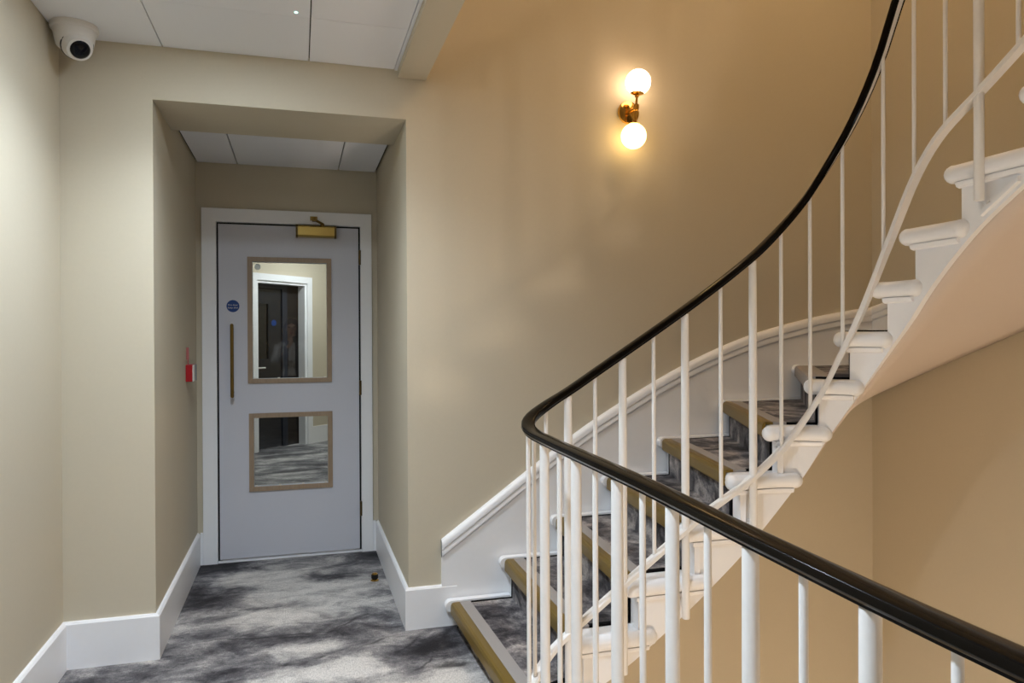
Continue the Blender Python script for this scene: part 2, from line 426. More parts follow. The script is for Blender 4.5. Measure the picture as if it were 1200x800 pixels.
# baseboards with a chamfered top edge
def baseboard(name, p0, p1, nrm, mitre0=0, mitre1=0, h=HB, t=TB):
    p0, p1, nrm = Vector(p0), Vector(p1), Vector(nrm)
    d = (p1 - p0).normalized()
    prof = [(0, 0), (t, 0), (t, h - 0.009), (t - 0.006, h - 0.001), (0, h)]
    rr = []
    for p, mt in ((p0, -mitre0), (p1, mitre1)):
        rr.append([p + nrm * a + d * (mt * a) + Vector((0, 0, z)) for a, z in prof])
    return struct(MB().rings(rr).build(name, 'white'))
baseboard('baseboard_left', (X0, YBACK, 0), (X0, YW, 0), (1, 0, 0), 0, -1)
baseboard('baseboard_back_left', (X0, YW, 0), (XL, YW, 0), (0, -1, 0), -1, 1)
baseboard('baseboard_alcove_left', (XL, YW, 0), (XL, YB, 0), (1, 0, 0), 1, -1)
baseboard('baseboard_alcove_right', (XR, YB, 0), (XR, YW, 0), (-1, 0, 0), -1, 1)
baseboard('baseboard_back_right', (XR, YW, 0), (0.658, YW, 0), (0, -1, 0), 1, 0)
for a, c in ((XL + TB, -0.515), (0.417, XR - TB)):
    struct(MB().box(a, c, YB - 0.014, YB, 0, HB).build('baseboard_door', 'white'))

# ------------------------------------------------------------------ the fire door
def text_mesh(body, size, mat, loc, parent, rotz=0.0, name='lettering'):
    cu = bpy.data.curves.new(name, 'FONT'); cu.body = body; cu.size = size
    cu.align_x = 'CENTER'; cu.align_y = 'CENTER'; cu.extrude = 0.0004; cu.resolution_u = 2
    t = bpy.data.objects.new('tmp', cu); COL.objects.link(t)
    dg = bpy.context.evaluated_depsgraph_get()
    me = bpy.data.meshes.new_from_object(t.evaluated_get(dg))
    bpy.data.objects.remove(t)
    rot = Matrix.Rotation(rotz, 4, 'Z') @ Matrix.Rotation(pi / 2, 4, 'X')
    me.transform(rot); me.materials.clear(); me.materials.append(M[mat]); me.name = name
    o = bpy.data.objects.new(name, me); COL.objects.link(o); place(o, loc, parent); return o

door = empty('door_1', (-0.045, YB, 0)); struct(door)
# casing
fx0, fx1, fz = -0.514, 0.416, 1.984
cas = MB()
ya, yb = YB - 0.018, YB
prof_o = [(fx0, 0), (fx0, fz), (fx1, fz), (fx1, 0)]
ix0, ix1, iz = -0.438, 0.351, 1.909
cas.add([(fx0,ya,0),(fx0,ya,fz),(fx1,ya,fz),(fx1,ya,0),(ix1,ya,0),(ix1,ya,iz),(ix0,ya,iz),(ix0,ya,0),
         (fx0,yb,0),(fx0,yb,fz),(fx1,yb,fz),(fx1,yb,0),(ix1,yb,0),(ix1,yb,iz),(ix0,yb,iz),(ix0,yb,0)],
        [(0,1,6,7),(1,2,5,6),(2,3,4,5),(8,15,14,9),(9,14,13,10),(10,13,12,11),(0,8,9,1),(1,9,10,2),(2,10,11,3),
         (7,6,14,15),(6,5,13,14),(5,4,12,13),(0,7,15,8),(3,11,12,4)])
cas.build('door_casing', 'white', door, bevel=0.003)
jm = MB()
jm.box(DX0, ix0, YB, YB + 0.13, 0, DZ).box(ix1, DX1, YB, YB + 0.13, 0, DZ).box(ix0, ix1, YB, YB + 0.13, iz, DZ)
jm.box(ix0, ix0 + 0.014, YB + 0.052, YB + 0.075, 0, iz).box(ix1 - 0.014, ix1, YB + 0.052, YB + 0.075, 0, iz).box(ix0, ix1, YB + 0.052, YB + 0.075, iz - 0.014, iz)
jm.build('door_lining', 'white', door)
MB().box(ix0, ix1, YB - 0.005, YB + 0.12, 0, 0.008).build('threshold', 'white', door)
lx0, lx1, lz0, lz1 = -0.4285, 0.3405, 0.018, 1.899
for a, c, z0_, z1_ in ((ix0, lx0, 0.01, iz), (lx1, ix1, 0.01, iz), (lx0, lx1, lz1, iz)):
    MB().box(a + 0.0002, c - 0.0002, YB + 0.016, YB + 0.05, z0_, z1_).build('gap_shade_strip', 'rubber', door)  # dark strips standing in for the shade in the gap round the leaf
G = [(-0.250, 0.159, 1.028, 1.692), (-0.246, 0.161, 0.416, 0.806)]
leaf = slab('y', YB + 0.004, 0.045, lx0, lx1, lz0, lz1, G).build('door_leaf', 'door', door)
for gx0, gx1, gz0, gz1 in G:
    fr_ = empty('glazing', ((gx0 + gx1) / 2, YB + 0.004, gz0), leaf)
    bw = 0.026
    y0, y1 = YB - 0.004, YB + 0.018
    ex = 0.002
    ox0, ox1, oz0, oz1 = gx0 - bw, gx1 + bw, gz0 - bw, gz1 + bw
    quads = [[(ox0, oz0), (ox0, oz1), (gx0, gz1), (gx0, gz0)], [(ox0, oz1), (ox1, oz1), (gx1, gz1), (gx0, gz1)],
             [(ox1, oz1), (ox1, oz0), (gx1, gz0), (gx1, gz1)], [(ox1, oz0), (ox0, oz0), (gx0, gz0), (gx1, gz0)]]
    for q in quads:
        MB().prism([(x, y0, z) for x, z in q], (0, y1 - y0 - 0.014 - 0.0, 0)).build('glazing_bead', 'oak', fr_)
        MB().prism([(x, YB + 0.049, z) for x, z in q], (0, 0.008, 0)).build('glazing_bead', 'oak', fr_)
    MB().box(gx0, gx1, YB + 0.020, YB + 0.026, gz0, gz1).build('glass_pane', 'glass', fr_)
    for k in range(4):     # setting pins along the bottom edge
        x = gx0 + 0.012 + (gx1 - gx0 - 0.024) * k / 3
        MB().box(x - 0.006, x + 0.006, YB + 0.006, YB + 0.0195, gz0, gz0 + 0.005).build('glazing_clip', 'plastic', fr_)
st = MB().lathe((-0.222, YB + 0.0195, 1.664), (0, -1, 0), [(0, 0.017), (0.0006, 0.017)], 20).build('glass_sticker', 'sticker', leaf)
# pull handle
ph = empty('pull_handle', (-0.356, YB, 0.928), leaf)
MB().tube((-0.356, YB - 0.045, 0.935), (-0.356, YB - 0.045, 1.330), 0.0095, n=14).sphere((-0.356, YB - 0.045, 0.935), 0.0095, 14, 8).sphere((-0.356, YB - 0.045, 1.330), 0.0095, 14, 8).build('grip', 'bronze', ph, smooth=50)
for z in (0.955, 1.31):
    MB().tube((-0.356, YB + 0.004, z), (-0.356, YB - 0.045, z), 0.0075, n=12).build('standoff', 'bronze', ph, smooth=50)
# notice
sg = MB().lathe((-0.353, YB + 0.004, 1.439), (0, -1, 0), [(0, 0.034), (0.0015, 0.034)], 32).build('fire_sign', 'blue', leaf)
text_mesh('Fire door', 0.0135, 'plastic', (-0.353, YB + 0.0019, 1.445), leaf, name='sign_lettering')
text_mesh('keep shut', 0.0135, 'plastic', (-0.353, YB + 0.0019, 1.430), leaf, name='sign_lettering')
# closer
clo = empty('door_closer', (0.101, YB, 1.834), leaf)
MB().prism([(0.0, YB + 0.004, 1.836), (0.0, YB - 0.040, 1.836), (0.0, YB - 0.050, 1.845), (0.0, YB - 0.050, 1.892), (0.0, YB - 0.040, 1.901), (0.0, YB + 0.004, 1.901)], (0.202, 0, 0)).build('closer_body', 'brass', clo)
for a in (-0.012, 0.202):
    MB().prism([(a, YB + 0.004, 1.834), (a, YB - 0.042, 1.834), (a, YB - 0.052, 1.844), (a, YB - 0.052, 1.893), (a, YB - 0.042, 1.903), (a, YB + 0.004, 1.903)], (0.012, 0, 0)).build('closer_end_cap', 'hinge', clo)
arm = MB()
arm.tube((0.135, YB - 0.025, 1.900), (0.135, YB - 0.025, 1.918), 0.011, n=12)
arm.tube((0.137, YB - 0.027, 1.914), (0.088, YB - 0.085, 1.930), 0.0075, n=8)
arm.tube((0.088, YB - 0.085, 1.918), (0.088, YB - 0.085, 1.940), 0.011, n=12)
arm.tube((0.088, YB - 0.085, 1.934), (0.096, YB - 0.018, 1.944), 0.006, n=8)
arm.build('closer_arm', 'bronze', clo, smooth=40)
MB().box(0.068, 0.108, YB - 0.024, YB - 0.018, 1.932, 1.956).build('arm_bracket', 'bronze', clo)
for z in (1.728, 0.965, 0.256):
    MB().tube((0.3475, YB - 0.014, z - 0.042), (0.3475, YB - 0.014, z + 0.042), 0.0075, n=10).box(0.342, 0.3525, YB - 0.010, YB + 0.01, z - 0.042, z + 0.042).build('hinge', 'hinge', door, smooth=40)

# ------------------------------------------------------------------ corridor behind the door
cx0, cx1, cy1 = -1.2, 1.4, 10.6
struct(MB().box(cx0, cx1, YB + 0.13, cy1, -0.25, 0).build('floor_corridor', 'carpet_far'))
struct(MB().box(cx0, cx1, YB + 0.13, cy1, 2.5, 2.6).build('ceiling_corridor', 'tile'))
struct(slab('x', cx0 - 0.1, 0.1, YB, cy1, -0.25, 2.6).build('wall_corridor_left', 'wall'))
struct(slab('x', cx1, 0.1, YB, cy1, -0.25, 2.6).build('wall_corridor_right', 'wall'))
A2 = Vector((-0.451, 8.571, 0)); D2 = Vector((0.7275, 0.686, 0)).normalized(); N2 = Vector((D2.y, -D2.x, 0))   # N2 faces the viewer
def loc2(u, z, o=0.0): p = A2 + D2 * u + N2 * o; return Vector((p.x, p.y, z))
def box2(u0, u1, z0, z1, o0, o1):
    return MB().prism([loc2(u0, z0, o0), loc2(u1, z0, o0), loc2(u1, z1, o0), loc2(u0, z1, o0)], N2 * (o1 - o0))
ww = MB()
for u0, u1, z0, z1 in ((-1.2, 0, 0, 2.5), (0, 0.75, 1.915, 2.5), (0.75, 2.6, 0, 2.5)):
    q = box2(u0, u1, z0, z1, -0.12, 0); ww.add(q.v, q.f)
struct(ww.build('wall_corridor_end', 'wall'))
d2 = empty('door_2', loc2(0.375, 0)); struct(d2)
for u0, u1, z0, z1 in ((-0.075, 0, 0, 1.99), (0.75, 0.825, 0, 1.99), (0, 0.75, 1.915, 1.99)):
    box2(u0, u1, z0, z1, 0, 0.018).build('door_casing', 'white', d2)
for u0, u1, z0, z1 in ((0, 0.03, 0, 1.915), (0.72, 0.75, 0, 1.915), (0.03, 0.72, 1.885, 1.915)):
    box2(u0, u1, z0, z1, -0.11, 0).build('door_lining', 'white', d2)
lf = MB()
for u0, u1, z0, z1 in ((0.03, 0.47, 0.01, 0.40), (0.03, 0.47, 0.80, 1.03), (0.03, 0.47, 1.66, 1.83), (0.03, 0.06, 0.40, 0.80), (0.03, 0.06, 1.03, 1.66), (0.28, 0.47, 0.40, 0.80), (0.28, 0.47, 1.03, 1.66)):
    q = box2(u0, u1, z0, z1, -0.16, -0.125); lf.add(q.v, q.f)
lf2 = lf.build('door_leaf', 'darkdoor', d2)
for z0, z1 in ((0.40, 0.80), (1.03, 1.66)):
    box2(0.06, 0.28, z0, z1, -0.145, -0.14).build('glass_pane', 'darkglass', lf2)
MB().tube(loc2(0.07, 0.93, -0.125), loc2(0.07, 0.93, -0.07), 0.009).tube(loc2(0.065, 0.93, -0.075), loc2(0.19, 0.93, -0.075), 0.009).build('lever_handle', 'plastic', lf2, smooth=40)
MB().lathe(loc2(0.36, 1.443, -0.125), N2, [(0, 0.036), (0.002, 0.036)], 24).build('fire_sign', 'blue', lf2)
box2(0.475, 0.55, 0, 1.90, -0.16, -0.11).build('inner_frame', 'darkframe', d2)
box2(0.03, 0.475, 1.835, 1.90, -0.16, -0.11).build('inner_frame', 'darkframe', d2)
box2(0.55, 0.76, 0, 1.93, -0.16, -0.13).build('side_panel', 'darkbrown', d2)
box2(-0.01, 0.55, 1.90, 1.95, -0.16, -0.13).build('over_panel', 'darkbrown', d2)
box2(0.825, 2.5, 0, 0.2, 0, 0.016).build('baseboard_corridor', 'white')['kind'] = 'structure'

# ------------------------------------------------------------------ recessed downlights
def downlight(x, y, z, watts, label, r=0.055, col=COOL, can=-0.002, beam=0):
    t = empty('recessed_downlight', (x, y, z)); tag(t, label, 'downlight')
    n = 28
    rr = [[(x + rad * cos(2*pi*i/n), y + rad * sin(2*pi*i/n), z + h) for i in range(n)] for rad, h in ((r + 0.014, 0.0), (r + 0.013, -0.004), (r, -0.003), (r - 0.004, 0.0))]
    MB().rings(rr, cap=False, closed=True).build('trim_ring', 'plastic', t, smooth=40)
    rr = [[(x + rad * cos(2*pi*i/n), y + rad * sin(2*pi*i/n), z + h) for i in range(n)] for rad, h in ((r - 0.003, -0.003), (r - 0.004, can), (r - 0.002, can), (r - 0.001, -0.003))]
    MB().rings(rr, cap=False, closed=True).build('reflector', 'plastic', t, smooth=40)
    area = pi * (r - 0.005) ** 2
    mt = emit('downlight_diffuser', col, watts / (pi * area))
    MB().lathe((x, y, z + can - 0.002), (0, 0, 1), [(0, r - 0.005), (0.001, r - 0.005)], 24).build('diffuser', mt, t)
    if beam:
        ld = bpy.data.lights.new('downlight_beam', 'SPOT'); ld.energy = beam; ld.color = col
        ld.spot_size = radians(140); ld.spot_blend = 1.0; ld.shadow_soft_size = r * 0.8
        lo = bpy.data.objects.new('downlight_beam', ld); COL.objects.link(lo)
        place(lo, (x, y, z - 0.008), t)
    return t
downlight(-0.22, 2.50, ZC, DOWNLIGHT_W, 'round recessed downlight in ceiling tile nearest the alcove', beam=BEAM_W)
downlight(-0.22, 0.85, ZC, DOWNLIGHT_W * 1.4, 'round recessed downlight in ceiling above the landing rail', beam=BEAM_W * 1.5)
downlight(0.45, 8.3, 2.5, FAR_W, 'round recessed downlight in corridor ceiling near the angled far door', col=(0.93, 0.97, 1.0))
downlight(0.1, 6.2, 2.5, FAR_W * 0.6, 'round recessed downlight in corridor ceiling just behind the fire door', col=(0.93, 0.97, 1.0))
li = MB().lathe((-0.002, 2.69, ZC), (0, 0, -1), [(0, 0.006), (0.003, 0.005)], 16).build('indicator_light', emit('indicator_glow', (0.45, 1.0, 0.85), 3.0))
tag(li, 'tiny greenish indicator light set into the landing ceiling tile', 'indicator')

# ------------------------------------------------------------------ stair geometry in plan
# well-side balustrade line: landing edge, quarter turn, straight along the back, quarter turn, straight along the right wall
YL, XB, RB, XA, RA = 2.19, 1.86, 0.30, 0.65, 0.15
S1 = -0.1                       # start of the straight run (x = XA + RA)
S0 = S1 - RA * pi / 2           # start of the landing turn
S2 = XB - RB - 0.9              # end of straight (s measured so that x = 0.9 + s)
S3 = S2 + RB * pi / 2
def plan(s):
    """point, tangent on the well line"""
    if s <= S0: return Vector((XA, YL - RA - (S0 - s), 0)), Vector((0, 1, 0))
    if s <= S1:
        a = pi - (s - S0) / RA
        return Vector((XA + RA + RA * cos(a), YL - RA + RA * sin(a), 0)), Vector((sin(a), -cos(a), 0))
    if s <= S2: return Vector((0.9 + s, YL, 0)), Vector((1, 0, 0))
    if s <= S3:
        a = pi / 2 - (s - S2) / RB
        return Vector((XB - RB + RB * cos(a), YL - RB + RB * sin(a), 0)), Vector((sin(a), -cos(a), 0))
    return Vector((XB, YL - RB - (s - S3), 0)), Vector((0, -1, 0))
def off(s, o):
    """well line moved by o towards the treads"""
    p, t = plan(s); return p + Vector((-t.y, t.x, 0)) * o
K = 16
ZK = lambda k: 0.109 + 0.165 * (k - 1)
SK = {1: -0.24, 2: -0.045, 3: 0.152, 4: 0.362, 5: 0.540, 6: 0.685, 7: 0.818, 8: 0.906, 9: 1.015, 10: 1.109, 11: 1.279, 12: 1.519, 13: 1.759, 14: 2.0, 15: 2.24, 16: 2.48, 17: 2.72}
YT = YW - 0.021; XT = X1 - 0.021
WK = {1: (0.627, YT), 2: (0.87, YT), 3: (1.111, YT), 4: (1.360, YT), 5: (1.647, YT), 6: (1.98, YT), 7: (2.397, YT), 8: (XT - 0.01, YT),
      9: (XT, 2.73), 10: (XT, 2.31), 11: (XT, 1.97), 12: (XT, 1.70), 13: (XT, 1.46), 14: (XT, 1.22), 15: (XT, 0.98), 16: (XT, 0.74), 17: (XT, 0.50)}
ZLO = [(-0.30, -0.10), (-0.1, 0.03), (0.111, 0.140), (0.259, 0.238), (0.455, 0.386), (0.658, 0.567), (0.788, 0.742), (0.874, 0.903), (0.983, 1.093), (1.084, 1.255), (1.199, 1.405), (1.355, 1.558), (1.527, 1.680), (2.75, 2.53)]
RAIL = [(-3.4, 0.943), (S0 - 1.47, 0.943), (S0 - 1.1, 0.951), (S0 - 0.75, 0.962), (S0 - 0.45, 0.967), (S0 - 0.15, 0.972), (S0, 0.980), (S1 - 0.1, 1.020), (S1, 1.068), (0.025, 1.145), (0.333, 1.340), (0.53, 1.475), (0.666, 1.583), (0.788, 1.715), (0.871, 1.843), (0.952, 1.983), (1.03, 2.145), (1.103, 2.325), (1.18, 2.455), (1.28, 2.55), (1.52, 2.70), (2.75, 3.51)]
BAR = [(-3.4, 0.09), (S0 - 0.3, 0.09), (S0, 0.12), (S1 - 0.1, 0.21), (S1, 0.29), (0.021, 0.379), (0.205, 0.510), (0.394, 0.643), (0.594, 0.763), (0.727, 0.873), (0.843, 1.042), (0.91, 1.185), (0.978, 1.335), (1.064, 1.545), (1.159, 1.732), (1.255, 1.850), (1.399, 1.945), (1.527, 2.030), (2.75, 2.876)]
SO = 0.032                      # string face, measured from the balustrade line
NR = 0.022                      # nosing radius

stair = empty('staircase', (1.5, 2.65, 0))
tag(stair, 'curving white staircase with dark runner carpet climbing along the beige wall', 'staircase')

def W(k): return Vector((WK[k][0], WK[k][1], 0))
def Iin(k): return off(SK[k], SO)
def front(k, t, back=0.0, z=0.0):
    a, b2 = W(k), Iin(k)
    d = (b2 - a).normalized()
    fwd = Vector((-d.y, d.x, 0))
    if fwd.dot(off(SK[k] + 0.05, SO) - off(SK[k], SO)) < 0: fwd = -fwd
    p = a.lerp(b2, t) + fwd * back
    return Vector((p.x, p.y, z))
def clampwall(p):
    return Vector((min(p.x, XT), min(p.y, YT), p.z))

for k in range(1, K + 1):
    z = ZK(k)
    # white timber tread slab; its plan follows the curved well line
    sb = SK[k+1] + 0.03
    inner = [off(SK[k] + (sb - SK[k]) * i / 8, SO - 0.002) for i in range(9)]
    a0 = clampwall(front(k, 0, NR)); b0 = clampwall(front(k + 1, 0, 0.03))
    poly = [a0] + [Vector((p.x, p.y, 0)) for p in inner] + [b0]
    if k == 8 - 0: pass
    first = front(k, 1, NR); poly[1] = Vector((first.x, first.y, 0))
    st_ = MB().prism([(p.x, p.y, z - 0.04) for p in poly], (0, 0, 0.04))
    step = st_.build('step', 'white', stair)
    # rounded nosing along the front edge
    n = 12
    A_, B_ = front(k, 0.0, NR, z - NR), front(k, 1.0, NR, z - NR)
    dd = (B_ - A_).normalized(); fw = Vector((-dd.y, dd.x, 0)); up = Vector((0, 0, 1))
    nose = MB().rings([[p + (fw * cos(2*pi*i/n) + up * sin(2*pi*i/n)) * NR for i in range(n)] for p in (clampwall(A_), B_)])
    nose.sphere(B_, NR * 1.02, 12, 8)
    nose.build('nosing', 'white', step, smooth=50)
    # riser
    zb = 0 if k == 1 else ZK(k - 1)
    ra, rb = clampwall(front(k, 0, 0.03)), front(k, 1, 0.03)
    rd = front(k, 0.5, 0.05) - front(k, 0.5, 0.03)
    MB().prism([(ra.x, ra.y, zb), (rb.x, rb.y, zb), (rb.x, rb.y, z - 0.04), (ra.x, ra.y, z - 0.04)], rd).build('riser', 'white', step)
    # return moulding on the well side with ball ends and a fillet below
    se = SK[k+1] + {5: 0.085, 6: 0.04, 7: 0.045, 8: 0.022, 9: 0.03, 10: 0.03}.get(k, 0.07)
    ring = []
    mm = 14
    for i in range(mm + 1):
        s = SK[k] + 0.005 + (se - SK[k] - 0.005) * i / mm
        p, t = plan(s); nn = Vector((-t.y, t.x, 0)); c = p + nn * SO + Vector((0, 0, z - 0.024))
        ring.append([c + (nn * cos(2*pi*j/12) + up * sin(2*pi*j/12)) * 0.0275 for j in range(12)])
    rm = MB().rings(ring)
    for s in (SK[k] + 0.005, se):
        rm.sphere(off(s, SO) + Vector((0, 0, z - 0.024)), 0.028, 12, 8)
    rm.build('return_moulding', 'white', step, smooth=50)
    ring = []
    for i in range(mm + 1):
        s = SK[k] + 0.02 + (se - SK[k] - 0.025) * i / mm
        p, t = plan(s); nn = Vector((-t.y, t.x, 0)); c = p + nn * SO + Vector((0, 0, z - 0.060))
        ring.append([c + nn * a + up * h for a, h in ((0.002, -0.009), (-0.010, -0.005), (-0.014, 0.004), (-0.014, 0.009), (0.002, 0.009))])
    MB().rings(ring).build('fillet', 'white', step)
    # runner carpet on tread and riser, with black binding
    L = (Iin(k) - W(k)).length
    t0, t1 = 0.062 / L, 1 - 0.085 / L
    Ln = (Iin(k+1) - W(k+1)).length
    q0, q1 = 0.062 / Ln, 1 - 0.085 / Ln
    def quadtread(ta, tb, qa, qb, f0, h0, h1, name, mat):
        pts = [front(k, ta, f0, z + h0), front(k, tb, f0, z + h0), front(k+1, qb, 0.028, z + h0), front(k+1, qa, 0.028, z + h0)]
        pts = [clampwall(p) for p in pts]
        return MB().prism(pts, (0, 0, h1 - h0)).build(name, mat, step)
    quadtread(t0, t1, q0, q1, 0.022, 0.0005, 0.0075, 'tread_carpet', 'runner')
    e0, e1 = 0.017 / L, 0.017 / Ln
    quadtread(t0 - e0, t0, q0 - e1, q0, 0.075, 0.0005, 0.0085, 'edge_binding', 'binding')
    quadtread(t1, t1 + e0, q1, q1 + e1, 0.022, 0.0005, 0.0085, 'edge_binding', 'binding')
    if k > 1 or True:
        fwd = (front(k, 0.5, 0.05) - front(k, 0.5, 0.0)).normalized()
        def rq(ta, tb, d0, d1, name, mat, z0=None, z1=None):
            z0 = zb + 0.007 if z0 is None else z0; z1 = z - 0.036 if z1 is None else z1
            pa, pb = clampwall(front(k, ta, d0)), clampwall(front(k, tb, d0))
            return MB().prism([(pa.x, pa.y, z0), (pb.x, pb.y, z0), (pb.x, pb.y, z1), (pa.x, pa.y, z1)], fwd * (d1 - d0)).build(name, mat, step)
        rq(t0, t1, 0.022, 0.0295, 'riser_carpet', 'runner')
        rq(t0 - e0, t0, 0.021, 0.0295, 'edge_binding', 'binding')
        rq(t1, t1 + e0, 0.021, 0.0295, 'edge_binding', 'binding')
    # white margin along the wall, rounded at the nose
    if k <= 7:
        xn, rr_, zt_ = WK[k][0] - 0.026, 0.024, z + 0.013
        xe = WK[k+1][0] + 0.02 if k < 7 else XT
        cap_ = [(xn + rr_ - rr_ * sin(pi * i / 8), zt_ - rr_ + rr_ * cos(pi * i / 8)) for i in range(9)]
        pf = cap_ + [(xe, zt_ - 2 * rr_), (xe, zt_)]
        MB().prism([(x, YT - 0.036, zz) for x, zz in pf], (0, 0.036, 0)).build('wall_margin', 'white', step, smooth=40)
    # brass nosing strip with grey grip insert
    pr = [(0.030, 0.0095), (0.006, 0.0095), (-0.003, 0.006), (-0.0075, -0.003), (-0.0085, -0.012), (-0.0085, -0.040), (-0.004, -0.046), (0.004, -0.046), (0.004, 0.0005), (0.030, 0.0005)]
    MB().rings([[front(k, t, a, z + h) for a, h in pr] for t in (t0 - e0, t1 + e0)]).build('nosing_strip', 'nosing' if k < 7 else 'insert', step)
    pr = [(0.0305, 0.010), (0.0305, 0.0005), (0.077, 0.0005), (0.077, 0.010)]
    MB().rings([[front(k, t, a, z + h) for a, h in pr] for t in (t0 - e0, t1 + e0)]).build('grip_insert', 'insert', step)

# cut string on the well side
vs, fs = [], []
sm = MB()
for k in range(1, K + 1):
    sa, sb = SK[k] + 0.03, SK[k+1] + 0.03
    mm = 8
    ring = []
    for i in range(mm + 1):
        s = sa + (sb - sa) * i / mm
        zl = lerp_table(ZLO, s); zt = ZK(k) - 0.038
        p0, p1 = off(s, SO), off(s, SO + 0.04)
        ring.append([(p0.x, p0.y, zl), (p1.x, p1.y, zl), (p1.x, p1.y, zt), (p0.x, p0.y, zt)])
    sm.rings(ring)
sm.build('outer_string', 'white', stair)
# shallow bracket strips planted on the string under the treads
for k in range(11, K + 1):
    ring = []
    for i in range(3):
        s = SK[k] + 0.100 + 0.117 * i / 2
        p, t = plan(s); nn = Vector((-t.y, t.x, 0)); c = p + nn * SO + Vector((0, 0, ZK(k) - 0.157 + 0.077 * i / 2))
        ring.append([c + nn * a + Vector((0, 0, h)) for a, h in ((0.001, -0.009), (-0.012, -0.007), (-0.012, 0.007), (0.001, 0.009))])
    MB().rings(ring).build('bracket_strip', 'white', stair)
# lower edge bead of the string, soffit
WSOF = {k: ZK(k) - 0.315 for k in range(1, 18)}
rows = []
for k in range(1, 17):
    for i in range(8 if k < 16 else 9):
        u = i / 8
        s = SK[k] + (SK[k+1] - SK[k]) * u
        s_in = s + 0.03
        zi = lerp_table(ZLO, s_in)
        pi_ = off(s_in, SO + 0.02)
        tabx = [(j, WK[j][0]) for j in range(1, 18)]; taby = [(j, WK[j][1]) for j in range(1, 18)]
        wx = lerp_table(tabx, k + u, False); wy = lerp_table(taby, k + u, False)
        wz = lerp_table([(j, WSOF[j]) for j in range(1, 18)], k + u, False)
        row = []
        for j in range(9):
            t = j / 8
            tt = t
            x = pi_.x + (min(wx + 0.018, X1 - 0.002) - pi_.x) * t; y = pi_.y + (min(wy + (0.018 if k < 8 else 0), YW - 0.002) - pi_.y) * t
            row.append((x, y, zi + (wz - zi) * tt))
        rows.append(row)
sf = MB()
nr, nc = len(rows), 9
top = [(x, y, z + 0.012) for r in rows for x, y, z in r]
bot = [p for r in rows for p in r]
fs = [(i*nc+j, i*nc+j+1, (i+1)*nc+j+1, (i+1)*nc+j) for i in range(nr-1) for j in range(nc-1)]
sf.add(bot, fs)
o_ = sf.build('soffit', 'soffit', stair, smooth=True)
md = o_.modifiers.new('solid', 'SOLIDIFY'); md.thickness = 0.012; md.offset = 0.0

# wall string (skirting) with moulded top, on the back wall and the right wall
SKT = [(0.592, 0.376), (0.753, 0.490), (1.071, 0.716), (1.321, 0.879), (1.762, 1.113), (2.119, 1.253), (2.486, 1.344), (2.747, 1.388), (X1, 1.405)]
SKR = [(YW, 1.405), (2.95, 1.46), (2.73, 1.62), (2.31, 1.83), (1.97, 2.02), (1.70, 2.19), (0.55, 2.98)]
def wall_string(pts, nrm, name):
    """pts: list of (x, y, ztop, zbottom) along the wall"""
    nrm = Vector(nrm); bd = MB()
    bd.rings([[Vector((x, y, zb_)), Vector((x, y, zt)), Vector((x, y, zt - 0.004)) + nrm * 0.014, Vector((x, y, zb_)) + nrm * 0.014] for x, y, zt, zb_ in pts])
    o = bd.build(name, 'white', stair)
    prof = [(0.0, 0.0), (0.010, 0.0), (0.020, -0.006), (0.026, -0.018), (0.025, -0.034), (0.020, -0.038), (0.020, -0.043), (0.023, -0.050), (0.022, -0.060), (0.014, -0.066), (0.0, -0.068)]
    bd = MB(); bd.rings([[Vector((x, y, zt + h * 1.15)) + nrm * a for a, h in prof] for x, y, zt, zb_ in pts])
    bd.build('string_moulding', 'white', o, smooth=35)
    return o
pts = []
for i in range(41):
    x = 0.592 + (X1 - 0.592) * i / 40
    zt = lerp_table(SKT, x)
    kk = lerp_table([(WK[j][0], ZK(j)) for j in range(1, 9)], x, False)
    pts.append((x, YW, zt, max(0.0 if x < 0.7 else kk - 0.30, kk - 0.30) if x > 0.7 else 0.1))
wall_string(pts, (0, -1, 0), 'wall_string')
pts = []
for i in range(31):
    y = YW - (YW - 0.55) * i / 30
    zt = -0
    zt = lerp_table([(-a, b2) for a, b2 in SKR], -y)
    kk = lerp_table([(-WK[j][1], ZK(j)) for j in range(8, 18)], -y, False)
    pts.append((X1, y, zt, kk - 0.30))
wall_string(pts, (-1, 0, 0), 'wall_string')

# ------------------------------------------------------------------ balustrade
bal = empty('stair_balustrade', (0.9, 1.6, 0))
tag(bal, 'balustrade of white iron balusters with a curving glossy black handrail', 'balustrade')
SEND = 2.7
def sweep(tab, prof, s0, s1, ds, n_up=True):
    rr = []
    n = int((s1 - s0) / ds)
    for i in range(n + 1):
        s = s0 + (s1 - s0) * i / n
        p, t = plan(s); z = lerp_table(tab, s)
        dz = (lerp_table(tab, s + 0.01) - lerp_table(tab, s - 0.01)) / 0.02
        T = Vector((t.x, t.y, dz)).normalized(); nn = Vector((-t.y, t.x, 0)); U = T.cross(nn); U = -U if U.z < 0 else U
        rr.append([p + Vector((0, 0, z)) + nn * a + U * h for a, h in prof])
    return MB().rings(rr)
hp = []
for i in range(16):         # round-topped rail section with a moulded flat underside
    a = pi * i / 15
    hp.append((0.0235 * cos(a), 0.003 + 0.010 * sin(a) ** 0.55))
hp += [(-0.024, -0.003), (-0.021, -0.008), (-0.017, -0.011), (-0.0165, -0.015), (-0.0105, -0.015), (-0.0105, -0.0115), (0.0105, -0.0115), (0.0105, -0.015), (0.0165, -0.015), (0.017, -0.011), (0.021, -0.008), (0.024, -0.003)]
hp = [(a * 0.88, h * 0.9) for a, h in hp]
sweep(RAIL, hp, -3.2, SEND, 0.025).build('handrail', 'black', bal, smooth=35)
core = [(-0.0094, -0.0124), (0.0094, -0.0124), (0.0094, -0.0100), (-0.0094, -0.0100)]
sweep(RAIL, core, -3.2, SEND, 0.03).build('handrail_core', 'iron', bal, smooth=35)
